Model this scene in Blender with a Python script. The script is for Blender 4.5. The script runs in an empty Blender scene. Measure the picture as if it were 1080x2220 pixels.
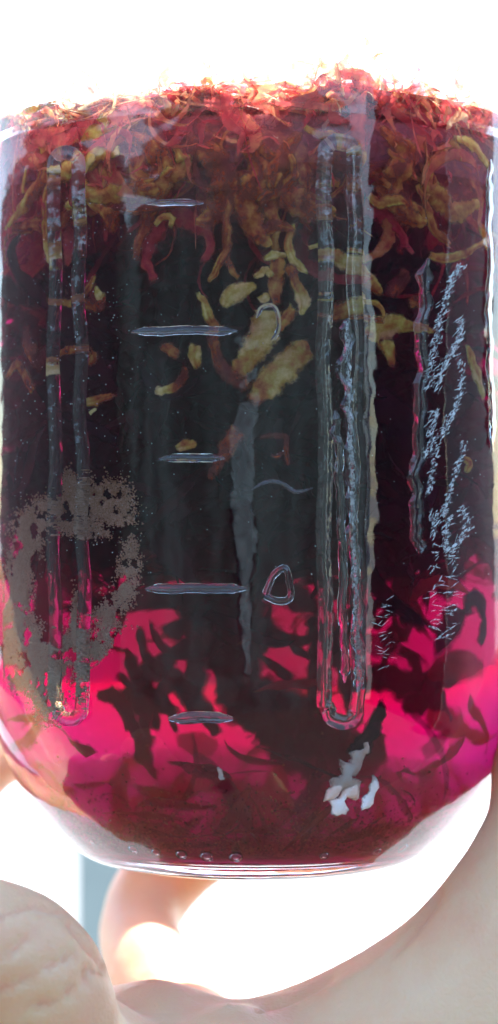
import bpy, bmesh, math, random
import numpy as np
from mathutils import Vector, Matrix, noise as mnoise

random.seed(7)
rng = np.random.default_rng(11)
SC = bpy.context.scene
COL = SC.collection
R = math.radians

# ------------------------------------------------------------------ camera, sky, sun, exposure
CAM = Vector((-0.00066, -0.36, 0.0))
F = 4365.0                      # focal length in photograph pixels (1080 wide)
cam_d = bpy.data.cameras.new('camera')
cam = bpy.data.objects.new('camera', cam_d)
COL.objects.link(cam)
cam.location = CAM
cam.rotation_euler = (R(90), 0, 0)
cam_d.sensor_fit = 'HORIZONTAL'
cam_d.sensor_width = 36.0
cam_d.lens = 36.0 * F / 1080.0
cam_d.clip_start = 0.01
cam_d.clip_end = 2000.0
cam_d.dof.use_dof = True
cam_d.dof.focus_distance = 0.318
cam_d.dof.aperture_fstop = 30.0
SC.camera = cam

world = bpy.data.worlds.new('World')
SC.world = world
world.use_nodes = True
wn = world.node_tree
wn.nodes.clear()
wo = wn.nodes.new('ShaderNodeOutputWorld')
bg = wn.nodes.new('ShaderNodeBackground')
sky = wn.nodes.new('ShaderNodeTexSky')
sky.sky_type = 'NISHITA'
sky.sun_disc = False
SUN_EL, SUN_ROT = 50.0, 14.0
sky.sun_elevation = R(SUN_EL)
sky.sun_rotation = R(SUN_ROT)
sky.air_density = 1.0
sky.dust_density = 0.4
sky.ozone_density = 1.0
bg.inputs['Strength'].default_value = 0.15
wn.links.new(sky.outputs[0], bg.inputs[0])
wn.links.new(bg.outputs[0], wo.inputs[0])

sun_d = bpy.data.lights.new('sun', 'SUN')
sun_d.energy = 4.0
sun_d.angle = R(0.5)
sun_d.color = (1.0, 0.95, 0.87)
sun = bpy.data.objects.new('sun', sun_d)
COL.objects.link(sun)
_sd = Vector((math.sin(R(SUN_ROT)) * math.cos(R(SUN_EL)), math.cos(R(SUN_ROT)) * math.cos(R(SUN_EL)), math.sin(R(SUN_EL))))
sun.rotation_euler = _sd.to_track_quat('Z', 'Y').to_euler()

SC.view_settings.view_transform = 'Standard'
SC.view_settings.look = 'None'
SC.view_settings.gamma = 1.0
SC.view_settings.exposure = 2.2
cy = SC.cycles
cy.max_bounces = 20
cy.transmission_bounces = 18
cy.transparent_max_bounces = 24
cy.diffuse_bounces = 4
cy.glossy_bounces = 6
cy.volume_bounces = 2
cy.caustics_refractive = True
cy.caustics_reflective = False
cy.blur_glossy = 0.5
cy.sample_clamp_indirect = 6.0
cy.use_denoising = True

# ------------------------------------------------------------------ material helpers
def mat(name):
    m = bpy.data.materials.new(name)
    m.use_nodes = True
    nt = m.node_tree
    nt.nodes.clear()
    out = nt.nodes.new('ShaderNodeOutputMaterial')
    return m, nt, out

def node(nt, kind, **kw):
    n = nt.nodes.new(kind)
    for k, v in kw.items():
        if k in n.inputs:
            n.inputs[k].default_value = v
        else:
            setattr(n, k, v)
    return n

def ramp(nt, stops):
    r = nt.nodes.new('ShaderNodeValToRGB')
    e = r.color_ramp.elements
    while len(e) < len(stops):
        e.new(0.5)
    for i, (p, c) in enumerate(stops):
        e[i].position = p
        e[i].color = (*c, 1)
    return r

def noise(nt, scale, detail=4, rough=0.6, coord='Object', vec=None):
    n = node(nt, 'ShaderNodeTexNoise')
    n.inputs['Scale'].default_value = scale
    n.inputs['Detail'].default_value = detail
    n.inputs['Roughness'].default_value = rough
    if vec is None:
        tc = nt.nodes.new('ShaderNodeTexCoord')
        vec = tc.outputs[coord]
    nt.links.new(vec, n.inputs['Vector'])
    return n

def glass_mat(name, ior, rough=0.0, bump=0.0, bscale=120.0, color=(1, 1, 1)):
    m, nt, out = mat(name)
    g = node(nt, 'ShaderNodeBsdfGlass')
    g.inputs['IOR'].default_value = ior
    g.inputs['Roughness'].default_value = rough
    g.inputs['Color'].default_value = (*color, 1)
    if bump:
        n = noise(nt, bscale, 2, 0.5)
        b = node(nt, 'ShaderNodeBump')
        b.inputs['Strength'].default_value = bump
        b.inputs['Distance'].default_value = 0.0004
        nt.links.new(n.outputs[0], b.inputs['Height'])
        nt.links.new(b.outputs[0], g.inputs['Normal'])
    nt.links.new(g.outputs[0], out.inputs['Surface'])
    return m

M_GLASS = glass_mat('glass', 1.5, bump=0.5, bscale=110, color=(0.985, 0.995, 0.992))
M_GLASS_IN = glass_mat('glass_inner', 1.5, bump=0.15, bscale=60)
M_WET = glass_mat('glass_to_tea', 1.5 / 1.333)
M_TOP = glass_mat('tea_surface', 1.333, bump=0.2, bscale=200)
M_EMB = glass_mat('embossed_glass', 1.5, bump=0.4, bscale=350, color=(0.98, 0.99, 0.985))

def thin_mat(name, col):
    m, nt, out = mat(name)
    t = node(nt, 'ShaderNodeBsdfTransparent'); t.inputs['Color'].default_value = (*col, 1)
    g = node(nt, 'ShaderNodeBsdfGlossy'); g.inputs['Roughness'].default_value = .02
    lw = node(nt, 'ShaderNodeLayerWeight'); lw.inputs['Blend'].default_value = .5
    pw = node(nt, 'ShaderNodeMath', operation='POWER'); pw.inputs[1].default_value = 5
    f = node(nt, 'ShaderNodeMath', operation='MULTIPLY_ADD'); f.inputs[1].default_value = .8; f.inputs[2].default_value = .03
    nt.links.new(lw.outputs['Facing'], pw.inputs[0]); nt.links.new(pw.outputs[0], f.inputs[0])
    mx = node(nt, 'ShaderNodeMixShader')
    nt.links.new(f.outputs[0], mx.inputs[0]); nt.links.new(t.outputs[0], mx.inputs[1]); nt.links.new(g.outputs[0], mx.inputs[2])
    nt.links.new(mx.outputs[0], out.inputs['Surface'])
    return m
M_THIN = thin_mat('thin_clear_glass', (0.97, 0.985, 0.98))
M_TOP = thin_mat('tea_surface', (0.98, 0.97, 0.97))
# homogeneous tea
M_TEA, nt, out = mat('tea')
ab = node(nt, 'ShaderNodeVolumeAbsorption')
SIG = (18.0, 135.0, 47.0)
DEN = 142.0
ab.inputs['Color'].default_value = tuple(1 - s / DEN for s in SIG) + (1,)
ab.inputs['Density'].default_value = DEN
sca = node(nt, 'ShaderNodeVolumeScatter')
sca.inputs['Color'].default_value = (1.0, 0.35, 0.3, 1)
sca.inputs['Density'].default_value = 9.0
sca.inputs['Anisotropy'].default_value = 0.5
av = node(nt, 'ShaderNodeAddShader')
nt.links.new(ab.outputs[0], av.inputs[0]); nt.links.new(sca.outputs[0], av.inputs[1])
nt.links.new(av.outputs[0], out.inputs['Volume'])

def petal_mat(name, cols, trans=0.4, scale=220, rough=0.35, spec=0.3, feather=True, clear=0.45):
    """soaked petal: diffuse and translucent tissue with veins and blotches"""
    m, nt, out = mat(name)
    n = noise(nt, scale, 5, 0.65)
    oi = node(nt, 'ShaderNodeAttribute'); oi.attribute_name = 'tone'
    add = node(nt, 'ShaderNodeMath', operation='ADD')
    sub = node(nt, 'ShaderNodeMath', operation='MULTIPLY_ADD')
    sub.inputs[1].default_value = 1.3; sub.inputs[2].default_value = -0.65
    nt.links.new(n.outputs[0], sub.inputs[0])
    nt.links.new(sub.outputs[0], add.inputs[0])
    nt.links.new(oi.outputs['Fac'], add.inputs[1])
    r = ramp(nt, cols)
    nt.links.new(add.outputs[0], r.inputs[0])
    n2 = noise(nt, scale * 6, 3, 0.6)
    b = node(nt, 'ShaderNodeBump'); b.inputs['Strength'].default_value = 0.6; b.inputs['Distance'].default_value = 0.0003
    nt.links.new(n2.outputs[0], b.inputs['Height'])
    p = node(nt, 'ShaderNodeBsdfPrincipled')
    p.inputs['Roughness'].default_value = rough
    p.inputs['Specular IOR Level'].default_value = spec
    nt.links.new(r.outputs[0], p.inputs['Base Color'])
    nt.links.new(b.outputs[0], p.inputs['Normal'])
    t = node(nt, 'ShaderNodeBsdfTranslucent')
    nt.links.new(r.outputs[0], t.inputs['Color'])
    mx = node(nt, 'ShaderNodeMixShader'); mx.inputs[0].default_value = trans
    nt.links.new(p.outputs[0], mx.inputs[1]); nt.links.new(t.outputs[0], mx.inputs[2])
    if feather:
        # the margin of a soaked petal is thin and frayed, its red parts half clear
        ed = node(nt, 'ShaderNodeAttribute'); ed.attribute_name = 'margin'
        n3 = noise(nt, scale * 2.2, 4, .7)
        a1 = node(nt, 'ShaderNodeMath', operation='MULTIPLY_ADD'); a1.inputs[1].default_value = .8; a1.inputs[2].default_value = -.48
        a2 = node(nt, 'ShaderNodeMath', operation='ADD')
        mr = node(nt, 'ShaderNodeMapRange'); mr.inputs[1].default_value = .0; mr.inputs[2].default_value = .32
        cl = node(nt, 'ShaderNodeMapRange'); cl.inputs[1].default_value = .1; cl.inputs[2].default_value = .75
        cl.inputs[3].default_value = 1 - clear; cl.inputs[4].default_value = .97
        ml = node(nt, 'ShaderNodeMath', operation='MULTIPLY')
        nt.links.new(n3.outputs[0], a1.inputs[0]); nt.links.new(a1.outputs[0], a2.inputs[0]); nt.links.new(ed.outputs['Fac'], a2.inputs[1])
        nt.links.new(a2.outputs[0], mr.inputs[0]); nt.links.new(add.outputs[0], cl.inputs[0])
        nt.links.new(mr.outputs[0], ml.inputs[0]); nt.links.new(cl.outputs[0], ml.inputs[1])
        tr = node(nt, 'ShaderNodeBsdfTransparent')
        m2 = node(nt, 'ShaderNodeMixShader')
        nt.links.new(ml.outputs[0], m2.inputs[0]); nt.links.new(tr.outputs[0], m2.inputs[1]); nt.links.new(mx.outputs[0], m2.inputs[2])
        mx = m2
    nt.links.new(mx.outputs[0], out.inputs['Surface'])
    return m

DRIED = [(0.0, (0.24, 0.02, 0.02)), (0.3, (0.42, 0.09, 0.02)), (0.5, (0.60, 0.30, 0.05)), (0.7, (0.60, 0.52, 0.08)), (1.0, (0.88, 0.82, 0.32))]
M_PETAL = petal_mat('petal_olive_orange', DRIED, trans=0.3, scale=420, rough=.45)
M_MAT = petal_mat('petal_mat', [(0.0, (0.7, 0.05, 0.09)), (0.4, (0.85, 0.16, 0.14)), (0.75, (0.85, 0.36, 0.16)), (1.0, (0.88, 0.66, 0.28))], trans=0.6, scale=380)
M_PULP = petal_mat('petal_pulp', [(0.0, (0.8, 0.10, 0.14)), (0.6, (0.85, 0.25, 0.2)), (1.0, (0.9, 0.55, 0.3))], trans=0.6, scale=380)
M_DARK = petal_mat('petal_backlit', clear=0.05, cols= [(0.0, (0.012, 0.008, 0.01)), (0.5, (0.03, 0.012, 0.012)), (1.0, (0.07, 0.03, 0.02))], trans=0.1, rough=.6, spec=.1)  # near-black: the shade of unlit, backlit petals is put into the colour
M_SED = petal_mat('petal_settled', [(0.0, (0.07, 0.012, 0.02)), (0.5, (0.22, 0.03, 0.04)), (1.0, (0.42, 0.13, 0.07))], trans=0.5, rough=.6, spec=.1, scale=120)

def simple(name, color, rough=0.7, nscale=None, var=0.25, bump=0, bscale=50, trans=0.0):
    m, nt, out = mat(name)
    p = node(nt, 'ShaderNodeBsdfPrincipled')
    p.inputs['Roughness'].default_value = rough
    p.inputs['Base Color'].default_value = (*color, 1)
    if nscale:
        n = noise(nt, nscale, 5, 0.6)
        r = ramp(nt, [(0.3, tuple(c * (1 - var) for c in color)), (0.7, tuple(min(1, c * (1 + var)) for c in color))])
        nt.links.new(n.outputs[0], r.inputs[0]); nt.links.new(r.outputs[0], p.inputs['Base Color'])
    if bump:
        n = noise(nt, bscale, 4)
        b = node(nt, 'ShaderNodeBump'); b.inputs['Strength'].default_value = bump
        b.inputs['Distance'].default_value = 0.001
        nt.links.new(n.outputs[0], b.inputs['Height']); nt.links.new(b.outputs[0], p.inputs['Normal'])
    sh = p.outputs[0]
    if trans:
        t = node(nt, 'ShaderNodeBsdfTransparent')
        mx = node(nt, 'ShaderNodeMixShader'); mx.inputs[0].default_value = trans
        nt.links.new(sh, mx.inputs[1]); nt.links.new(t.outputs[0], mx.inputs[2]); sh = mx.outputs[0]
    nt.links.new(sh, out.inputs['Surface'])
    return m

# ------------------------------------------------------------------ mesh helpers
def link(name, me, m=None, parent=None, smooth=True):
    o = bpy.data.objects.new(name, me)
    COL.objects.link(o)
    if m is not None and not me.materials:
        me.materials.append(m)
    if parent is not None:
        o.parent = parent
    if smooth:
        me.polygons.foreach_set('use_smooth', [True] * len(me.polygons))
    return o

def tag(o, label=None, cat=None, group=None, kind=None):
    if label: o['label'] = label
    if cat: o['category'] = cat
    if group: o['group'] = group
    if kind: o['kind'] = kind
    return o

def mesh(name, verts, faces):
    me = bpy.data.meshes.new(name)
    if isinstance(verts, np.ndarray): verts = verts.tolist()
    me.from_pydata(verts, [], faces)
    me.update()
    return me

def set_margin(me, v):
    a = me.attributes.new('margin', 'FLOAT', 'POINT')
    a.data.foreach_set('value', np.asarray(v, dtype=np.float32))

def set_tone(me, tones):
    a = me.attributes.new('tone', 'FLOAT', 'POINT')
    a.data.foreach_set('value', np.asarray(tones, dtype=np.float32))

def girth(r, z):
    g = 1 + 0.058 * min(1, max(0, (z + 0.060) / 0.034))
    return r * g
def gi(prof):
    # inner skin: the wall thins above the foot
    return [(r * (1 + 0.02 * min(1, max(0, (z + 0.054) / 0.02))), z) for r, z in prof]
def lathe(name, prof, seg=192, wob=0.0, closed_ends=False):
    vs, fs = [], []
    for (r, z) in prof:
        r = girth(r, z)
        for k in range(seg):
            a = 2 * math.pi * k / seg
            rr = r
            if wob:
                rr += wob * mnoise.noise(Vector((math.cos(a) * 2.2, math.sin(a) * 2.2, z * 35)))
            vs.append((rr * math.cos(a), rr * math.sin(a), z))
    n = len(prof)
    for i in range(n - 1):
        for k in range(seg):
            k2 = (k + 1) % seg
            fs.append((i * seg + k, i * seg + k2, (i + 1) * seg + k2, (i + 1) * seg + k))
    return vs, fs

def spline(pts, n):
    """Catmull-Rom through points (any dimension)"""
    P = np.array(pts, dtype=float)
    P = np.vstack([2 * P[0] - P[1], P, 2 * P[-1] - P[-2]])
    out = []
    segs = len(P) - 3
    for t in np.linspace(0, segs - 1e-6, n):
        i = int(t); u = t - i
        p0, p1, p2, p3 = P[i:i + 4]
        out.append(0.5 * ((2 * p1) + (-p0 + p2) * u + (2 * p0 - 5 * p1 + 4 * p2 - p3) * u * u + (-p0 + 3 * p1 - 3 * p2 + p3) * u ** 3))
    return np.array(out)

RO, RI = 0.045 * 1.058, 0.0415 * 1.058 * 1.02          # outer and inner radius of the wall
ZTOP = 0.0628                   # tea level

def ray(px, py):
    d = Vector(((px - 540) / F, 1.0, (1110 - py) / F))
    return CAM.copy(), d.normalized()

def hit_cyl(o, d, r):
    a = d.x * d.x + d.y * d.y
    b = 2 * (o.x * d.x + o.y * d.y)
    c = o.x * o.x + o.y * o.y - r * r
    q = b * b - 4 * a * c
    if q < 0: return None
    s = (-b - math.sqrt(q)) / (2 * a)
    return s

def on_glass(px, py, lift=0.0):
    """point of the jar's outer wall (plus lift) on the sight line through a spot of the photograph"""
    px = min(px, 1086)
    o, d = ray(px, py)
    s = hit_cyl(o, d, RO + lift)
    if s is None:
        s = 0.36
    return o + d * s

def refr(d, n, eta):
    c = -n.dot(d)
    k = 1 - eta * eta * (1 - c * c)
    if k < 0: return None
    return (eta * d + (eta * c - math.sqrt(k)) * n).normalized()

def inside(px, py, depth=0.002):
    """point inside the tea, `depth` past the inner wall, along the bent sight line"""
    px = max(8, min(px, 1080))
    o, d = ray(px, py)
    s = hit_cyl(o, d, RO)
    p = o + d * s
    n = Vector((p.x, p.y, 0)).normalized()
    d1 = refr(d, n, 1 / 1.5)
    s = hit_cyl(p, d1, RI)
    if s is None:
        q = Vector((p.x, p.y, 0)).normalized() * (RI - depth)
        return Vector((q.x, q.y, p.z))
    q = p + d1 * s
    n2 = Vector((q.x, q.y, 0)).normalized()
    d2 = refr(d1, n2, 1.5 / 1.333) or d1
    return q + d2 * depth

# ------------------------------------------------------------------ the jar
jar = tag(bpy.data.objects.new('glass_jar', None), 'clear glass jar with embossed ribs and marks, full of dark red flower tea', 'jar')
COL.objects.link(jar)
jar.location = (0, 0, -0.0605)
bpy.context.view_layer.update()
JM = Matrix.Translation((0, 0, 0.0605))

def jpart(name, me, m, **kw):
    me.transform(JM)
    return link(name, me, m, jar, **kw)

def dense(p, n):
    return [tuple(x) for x in spline(p, n)]

outer = dense([(0.0001, -0.0585), (0.014, -0.0588), (0.024, -0.0600), (0.0275, -0.0607), (0.0305, -0.0600), (0.0335, -0.0572), (0.0372, -0.0528),
               (0.0412, -0.0470), (0.0436, -0.0400), (0.0448, -0.0320), (0.045, -0.024)], 90)
outer += dense([(0.045, -0.0235), (0.045, 0.02), (0.045, 0.068)], 60)
outer += dense([(0.045, 0.0685), (0.0446, 0.0745), (0.0430, 0.081), (0.0395, 0.088), (0.0352, 0.0935), (0.0328, 0.0965), (0.0322, 0.101), (0.0322, 0.112), (0.0318, 0.1145), (0.0305, 0.1152)], 60)
inner_up = dense([(0.0415, ZTOP), (0.0415, 0.068), (0.0411, 0.0735), (0.0397, 0.0795), (0.0364, 0.0865), (0.032, 0.0915), (0.0296, 0.0955), (0.0292, 0.101), (0.0292, 0.112), (0.0296, 0.1145), (0.0305, 0.1152)], 70)
wet = dense([(0.0001, -0.0560), (0.016, -0.0561), (0.025, -0.0566), (0.0292, -0.0571), (0.0318, -0.0563), (0.0336, -0.0547), (0.0363, -0.0513), (0.0395, -0.0455), (0.0409, -0.0390), (0.0414, -0.0320), (0.0415, -0.024)], 90)
wet += dense([(0.0415, -0.0235), (0.0415, 0.02), (0.0415, ZTOP)], 40)

inner_up = gi(inner_up); wet = gi(wet)
# one closed wall: outer skin, dry inner skin, wet inner skin (three materials)
SEG = 224
prof = outer + inner_up[::-1][1:] + wet[::-1][1:]
vs, fs = lathe('w', prof, SEG, wob=0.00012)
me = mesh('jar_wall', vs, fs)
for m in (M_GLASS, M_GLASS_IN, M_WET, M_THIN): me.materials.append(m)
no, ni = len(outer), len(inner_up)
mi = np.zeros(len(me.polygons), dtype=np.int32)
for i in range(len(prof) - 1):
    k = 0 if i < no - 1 else (1 if i < no + ni - 2 else 2)
    if k < 2 and prof[i][1] > ZTOP + 0.002: k = 3
    mi[i * SEG:(i + 1) * SEG] = k
me.polygons.foreach_set('material_index', mi)
# normals: outer points out; the wet skin keeps facing out of the GLASS too, so its index is glass over tea
wall = jpart('wall', me, None)

# the tea: volume inside a hull a hair inside the wet skin, and its own surface on top
hull = [(max(r - 0.00003, 0.0001), z + 0.00002) for r, z in wet]
hull[-1] = (hull[-1][0], ZTOP - 0.00004)
hull.append((0.0001, ZTOP - 0.00004))
vs, fs = lathe('t', hull, 128)
tea = tag(link('flower_tea', mesh('flower_tea', vs, fs), M_TEA), 'deep crimson and near-black flower tea filling the jar', 'tea')
vs, fs = lathe('s', [(0.0002, ZTOP - 0.00001), (0.02, ZTOP), (0.038, ZTOP + 0.0001), (0.0415, ZTOP + 0.0005), (0.04228, ZTOP + 0.0013)], 128)
top = link('tea_surface', mesh('tea_surface', vs, fs), M_TOP, tea)

def cloud_vol(name, prof, color, dens, aniso, absorb, aden):
    m, nt, out = mat(name)
    a = node(nt, 'ShaderNodeVolumeScatter'); a.inputs['Color'].default_value = (*color, 1); a.inputs['Density'].default_value = dens; a.inputs['Anisotropy'].default_value = aniso
    b = node(nt, 'ShaderNodeVolumeAbsorption'); b.inputs['Color'].default_value = (*absorb, 1); b.inputs['Density'].default_value = aden
    c = node(nt, 'ShaderNodeAddShader')
    nt.links.new(a.outputs[0], c.inputs[0]); nt.links.new(b.outputs[0], c.inputs[1]); nt.links.new(c.outputs[0], out.inputs['Volume'])
    vs, fs = lathe(name, prof, 96)
    o = link(name, mesh(name, vs, fs), m, tea); o['kind'] = 'stuff'
cloud_vol('flare_layer', [(.0001, .030), (.012, .031), (.026, .036), (.036, .044), (.0408, .049), (.0413, .055), (.0413, .0624), (.0001, .0624)], (1.0, .32, .26), 65, .3, (1, 1, 1), 0)  # haze volume added to imitate lens flare over the upper tea
cloud_vol('bright_flare', [(.0001, .0565), (.034, .0555), (.0405, .0550), (.0412, .0565), (.0412, .0623), (.0001, .0623)], (1.0, .50, .42), 230, .2, (1, 1, 1), 0)  # denser haze that imitates the flare's glow just under the crest
cloud_vol('murk', [(.0001, -.0557), (.016, -.0558), (.025, -.0563), (.029, -.0567), (.0313, -.0560), (.0331, -.0544), (.0357, -.0511), (.0386, -.0460), (.0380, -.043), (.030, -.040), (.014, -.038), (.0001, -.037)], (.9, .2, .25), 12, .3, (.48, .0, .18), 15)

# embossed relief: pillows of glass on the outer wall
def pillow(name, path, width, height, n=None, wobble=0.0, closed=False, ends=True, m=M_EMB, taper=0.0, part=True):
    """path in photograph pixels on the front wall; width in px, height in metres"""
    pts = np.array(path, float)
    L = np.linalg.norm(np.diff(pts, axis=0), axis=1).sum()
    n = n or max(6, int(L / 9))
    c = spline(pts, n)
    if closed: c[-1] = c[0]
    rows, K = [], 9
    for i in range(len(c)):
        a = c[max(i - 1, 0)]; b = c[min(i + 1, len(c) - 1)]
        t = (b - a) / (np.linalg.norm(b - a) + 1e-9)
        nn = np.array([-t[1], t[0]])
        f = 1.0
        if not closed:
            e = min(i, len(c) - 1 - i) / 3.0
            f = min(1.0, 0.25 + 0.75 * e) if ends else 1
        w = width * f * (1 + wobble * mnoise.noise(Vector((i * 0.37, width * 3.1, 0))))
        if taper: w *= 1 - taper * i / len(c)
        off = wobble * width * 0.6 * mnoise.noise(Vector((i * 0.21, 7.7, width)))
        row = []
        for k in range(K):
            u = -1 + 2 * k / (K - 1)
            h = height * f * (0.5 + 0.5 * math.cos(math.pi * u)) * (1 + wobble * 0.8 * mnoise.noise(Vector((i * 0.6, u * 2, 3.3))))
            q = c[i] + nn * (u * w / 2 + off)
            row.append(on_glass(q[0], q[1], h - 0.00003))
        for k in (K - 2, K // 2, 1):
            u = -1 + 2 * k / (K - 1)
            q = c[i] + nn * (u * w / 2 + off)
            row.append(on_glass(q[0], q[1], -0.00018))
        rows.append(row)
    W = len(rows[0])
    vs = [tuple(v) for r in rows for v in r]
    fs = []
    for i in range(len(rows) - 1):
        for k in range(W):
            k2 = (k + 1) % W
            fs.append((i * W + k, i * W + k2, (i + 1) * W + k2, (i + 1) * W + k))
    if not closed:
        fs.append(tuple(range(W))[::-1]); fs.append(tuple((len(rows) - 1) * W + k for k in range(W)))
    me = mesh(name, vs, fs)
    bm = bmesh.new(); bm.from_mesh(me); bmesh.ops.recalc_face_normals(bm, faces=bm.faces); bm.to_mesh(me); bm.free()
    o = jpart(name, me, m)
    me.set_sharp_from_angle(angle=R(40))
    return o

for (x0, x1, y, w) in ((318, 442, 438, 15), (285, 515, 716, 20), (345, 488, 992, 19), (315, 535, 1275, 22), (365, 505, 1556, 26)):
    pillow('graduation_mark', [(x0, y + 3), ((x0 + x1) / 2, y), (x1, y + 1)], w * 1.0, 0.0006, wobble=0.15)

def slot(name, x0, x1, y0, y1, w, h, wob):
    r = (x1 - x0) / 2
    xm = (x0 + x1) / 2
    p = [(x0, y1 - r)]
    for k in range(0, 14):
        p.append((x0 + 3 * math.sin(k * 1.3), y1 - r + (y0 + r - y1 + r) * (k + 1) / 15))
    for a in range(180, -1, -30):
        p.append((xm + r * math.cos(R(a)), y0 + r - r * math.sin(R(a))))
    for k in range(0, 14):
        p.append((x1 + 4 * math.sin(k * 1.9) + 14 * k / 14, y0 + r + (y1 - r - y0 - r) * (k + 1) / 15))
    for a in range(0, 181, 30):
        p.append((xm + 7 + r * math.cos(R(a)), y1 - r + r * math.sin(R(a))))
    return pillow(name, p, w, h, wobble=wob, closed=True, n=220)
slot('embossed_rib', 704, 768, 305, 1566, 34, 0.0002, 0.10)
slot('embossed_rib', 118, 170, 330, 1560, 30, 0.00011, 0.08)
pillow('reflection_ridge', [(752, 690), (749, 800), (760, 900), (763, 1050), (770, 1200), (776, 1380), (778, 1500)], 26, 0.0006, wobble=0.7)  # ridges added to imitate bright mirrored streaks on the glass
pillow('reflection_ridge', [(728, 890), (735, 1000), (742, 1150), (745, 1350), (748, 1480)], 20, 0.0004, wobble=0.5)
pillow('embossed_figure', [(576, 1290), (592, 1250), (618, 1232), (628, 1262), (630, 1296), (604, 1304), (578, 1293)], 16, 0.0008, closed=True, wobble=.2, n=40)
pillow('embossed_figure', [(556, 690), (566, 668), (590, 662), (604, 684), (602, 720), (588, 738)], 10, 0.0005, wobble=.2, n=30)
pillow('reflection_ridge', [(545, 1062), (580, 1044), (612, 1048), (640, 1066), (680, 1058)], 8, 0.0004, wobble=.3)
pillow('reflection_ridge', [(928, 560), (918, 700), (914, 850), (905, 1000), (902, 1120), (912, 1200)], 30, 0.00035, wobble=.6)

pillow('reflection_ridge', [(1064, 345), (1060, 450), (1063, 600), (1060, 700), (1066, 850), (1066, 980)], 14, 0.0006, wobble=.6)  # ridge added for the bright mirrored line along the right edge
# ------------------------------------------------------------------ petals
def ribbon_mesh(name, pts3, widths, tones, curl=0.35, frame=None, ragged=0.25, seed=0, thick=0.00018):
    """a curled strip of petal with real thickness"""
    n = len(pts3); K = 7; mg = []
    up, faces, tn = [], [], []
    P = [Vector(p) for p in pts3]
    for i in range(n):
        t = (P[min(i + 1, n - 1)] - P[max(i - 1, 0)])
        t = t.normalized() if t.length > 0 else Vector((0, 0, 1))
        out = frame if frame is not None else Vector((P[i].x, P[i].y, 0))
        out = out - t * out.dot(t)
        out = out.normalized() if out.length > 1e-6 else Vector((1, 0, 0))
        side = t.cross(out).normalized()
        tw = 0.7 * mnoise.noise(Vector((i * 0.25, seed * 3.7, 0)))
        s2 = side * math.cos(tw) + out * math.sin(tw)
        o2 = out * math.cos(tw) - side * math.sin(tw)
        w = widths[i] / 2
        for k in range(K):
            u = -1 + 2 * k / (K - 1)
            rg = 1.15 + ragged * 1.3 * mnoise.noise(Vector((i * 0.45, seed + (3 if u > 0 else -3), 1.0)))
            up.append(P[i] + s2 * (u * w * rg) - o2 * (curl * w * u * u) + o2 * (0.08 * w * mnoise.noise(Vector((i * .9, k, seed)))))
            mg.append(min(1 - abs(u), (i + .3) / 3, (n - .7 - i) / 3))
            tn.append(tones[i] + 0.25 * mnoise.noise(Vector((i * .12, k * .9, seed + 2))) + 0.12 * mnoise.noise(Vector((i * .4, k * .6, seed + 9))) + (0.10 if abs(u) == 1 else 0))
    m = len(up)
    # lower sheet
    lo = []
    for i in range(n):
        out = (frame if frame is not None else Vector((P[i].x, P[i].y, 0))).normalized()
        for k in range(K):
            e = 0.25 if k in (0, K - 1) else 1
            lo.append(up[i * K + k] - out * thick * e)
    for i in range(n - 1):
        for k in range(K - 1):
            a, b, c, d = i * K + k, i * K + k + 1, (i + 1) * K + k + 1, (i + 1) * K + k
            faces.append((a, b, c, d)); faces.append((m + d, m + c, m + b, m + a))
        faces.append((i * K, (i + 1) * K, m + (i + 1) * K, m + i * K))
        faces.append((i * K + K - 1, m + i * K + K - 1, m + (i + 1) * K + K - 1, (i + 1) * K + K - 1))
    for e in (0, n - 1):
        for k in range(K - 1):
            f = (e * K + k, m + e * K + k, m + e * K + k + 1, e * K + k + 1)
            faces.append(f if e == 0 else f[::-1])
    me = mesh(name, [tuple(v) for v in up + lo], faces)
    set_tone(me, tn + tn); set_margin(me, mg + mg)
    return me

PX = 7.3e-5     # metres per photograph pixel at the front wall

def origin_to_center(me):
    n = len(me.vertices)
    co = np.empty(n * 3); me.vertices.foreach_get('co', co); co = co.reshape(-1, 3)
    c = co.mean(axis=0)
    me.transform(Matrix.Translation(-Vector(c)))
    return Vector(c)

def hero(path, label, depth=0.0015, m=None, name='petal', group=None, cat='petal', curl=0.35, ragged=0.35, at=inside):
    """path rows: (px, py, width px, tone[, extra depth])"""
    a = np.array([tuple(r) + (0,) * (5 - len(r)) for r in path], float)
    L = np.linalg.norm(np.diff(a[:, :2], axis=0), axis=1).sum()
    n = max(8, int(L / 8))
    s = spline(a, n)
    sd = float(a[0, 0] % 97 + a[0, 1] % 31)
    pts = []
    for i, r in enumerate(s):
        jx = 5 * mnoise.noise(Vector((i * .3, sd, 0))); jy = 5 * mnoise.noise(Vector((i * .3, sd, 5)))
        dd = max(0.0007, depth + r[4] + 0.0012 * mnoise.noise(Vector((i * .2, sd, 8))))
        pts.append(at(r[0] + jx, r[1] + jy, dd))
    me = ribbon_mesh(name, pts, [max(2.5, w) * 1.26 * PX for w in s[:, 2]], s[:, 3], curl=curl, seed=sd, ragged=ragged)
    c = origin_to_center(me)
    o = link(name, me, m or M_PETAL)
    o.location = c
    tag(o, label, cat, group)
    return o

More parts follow.
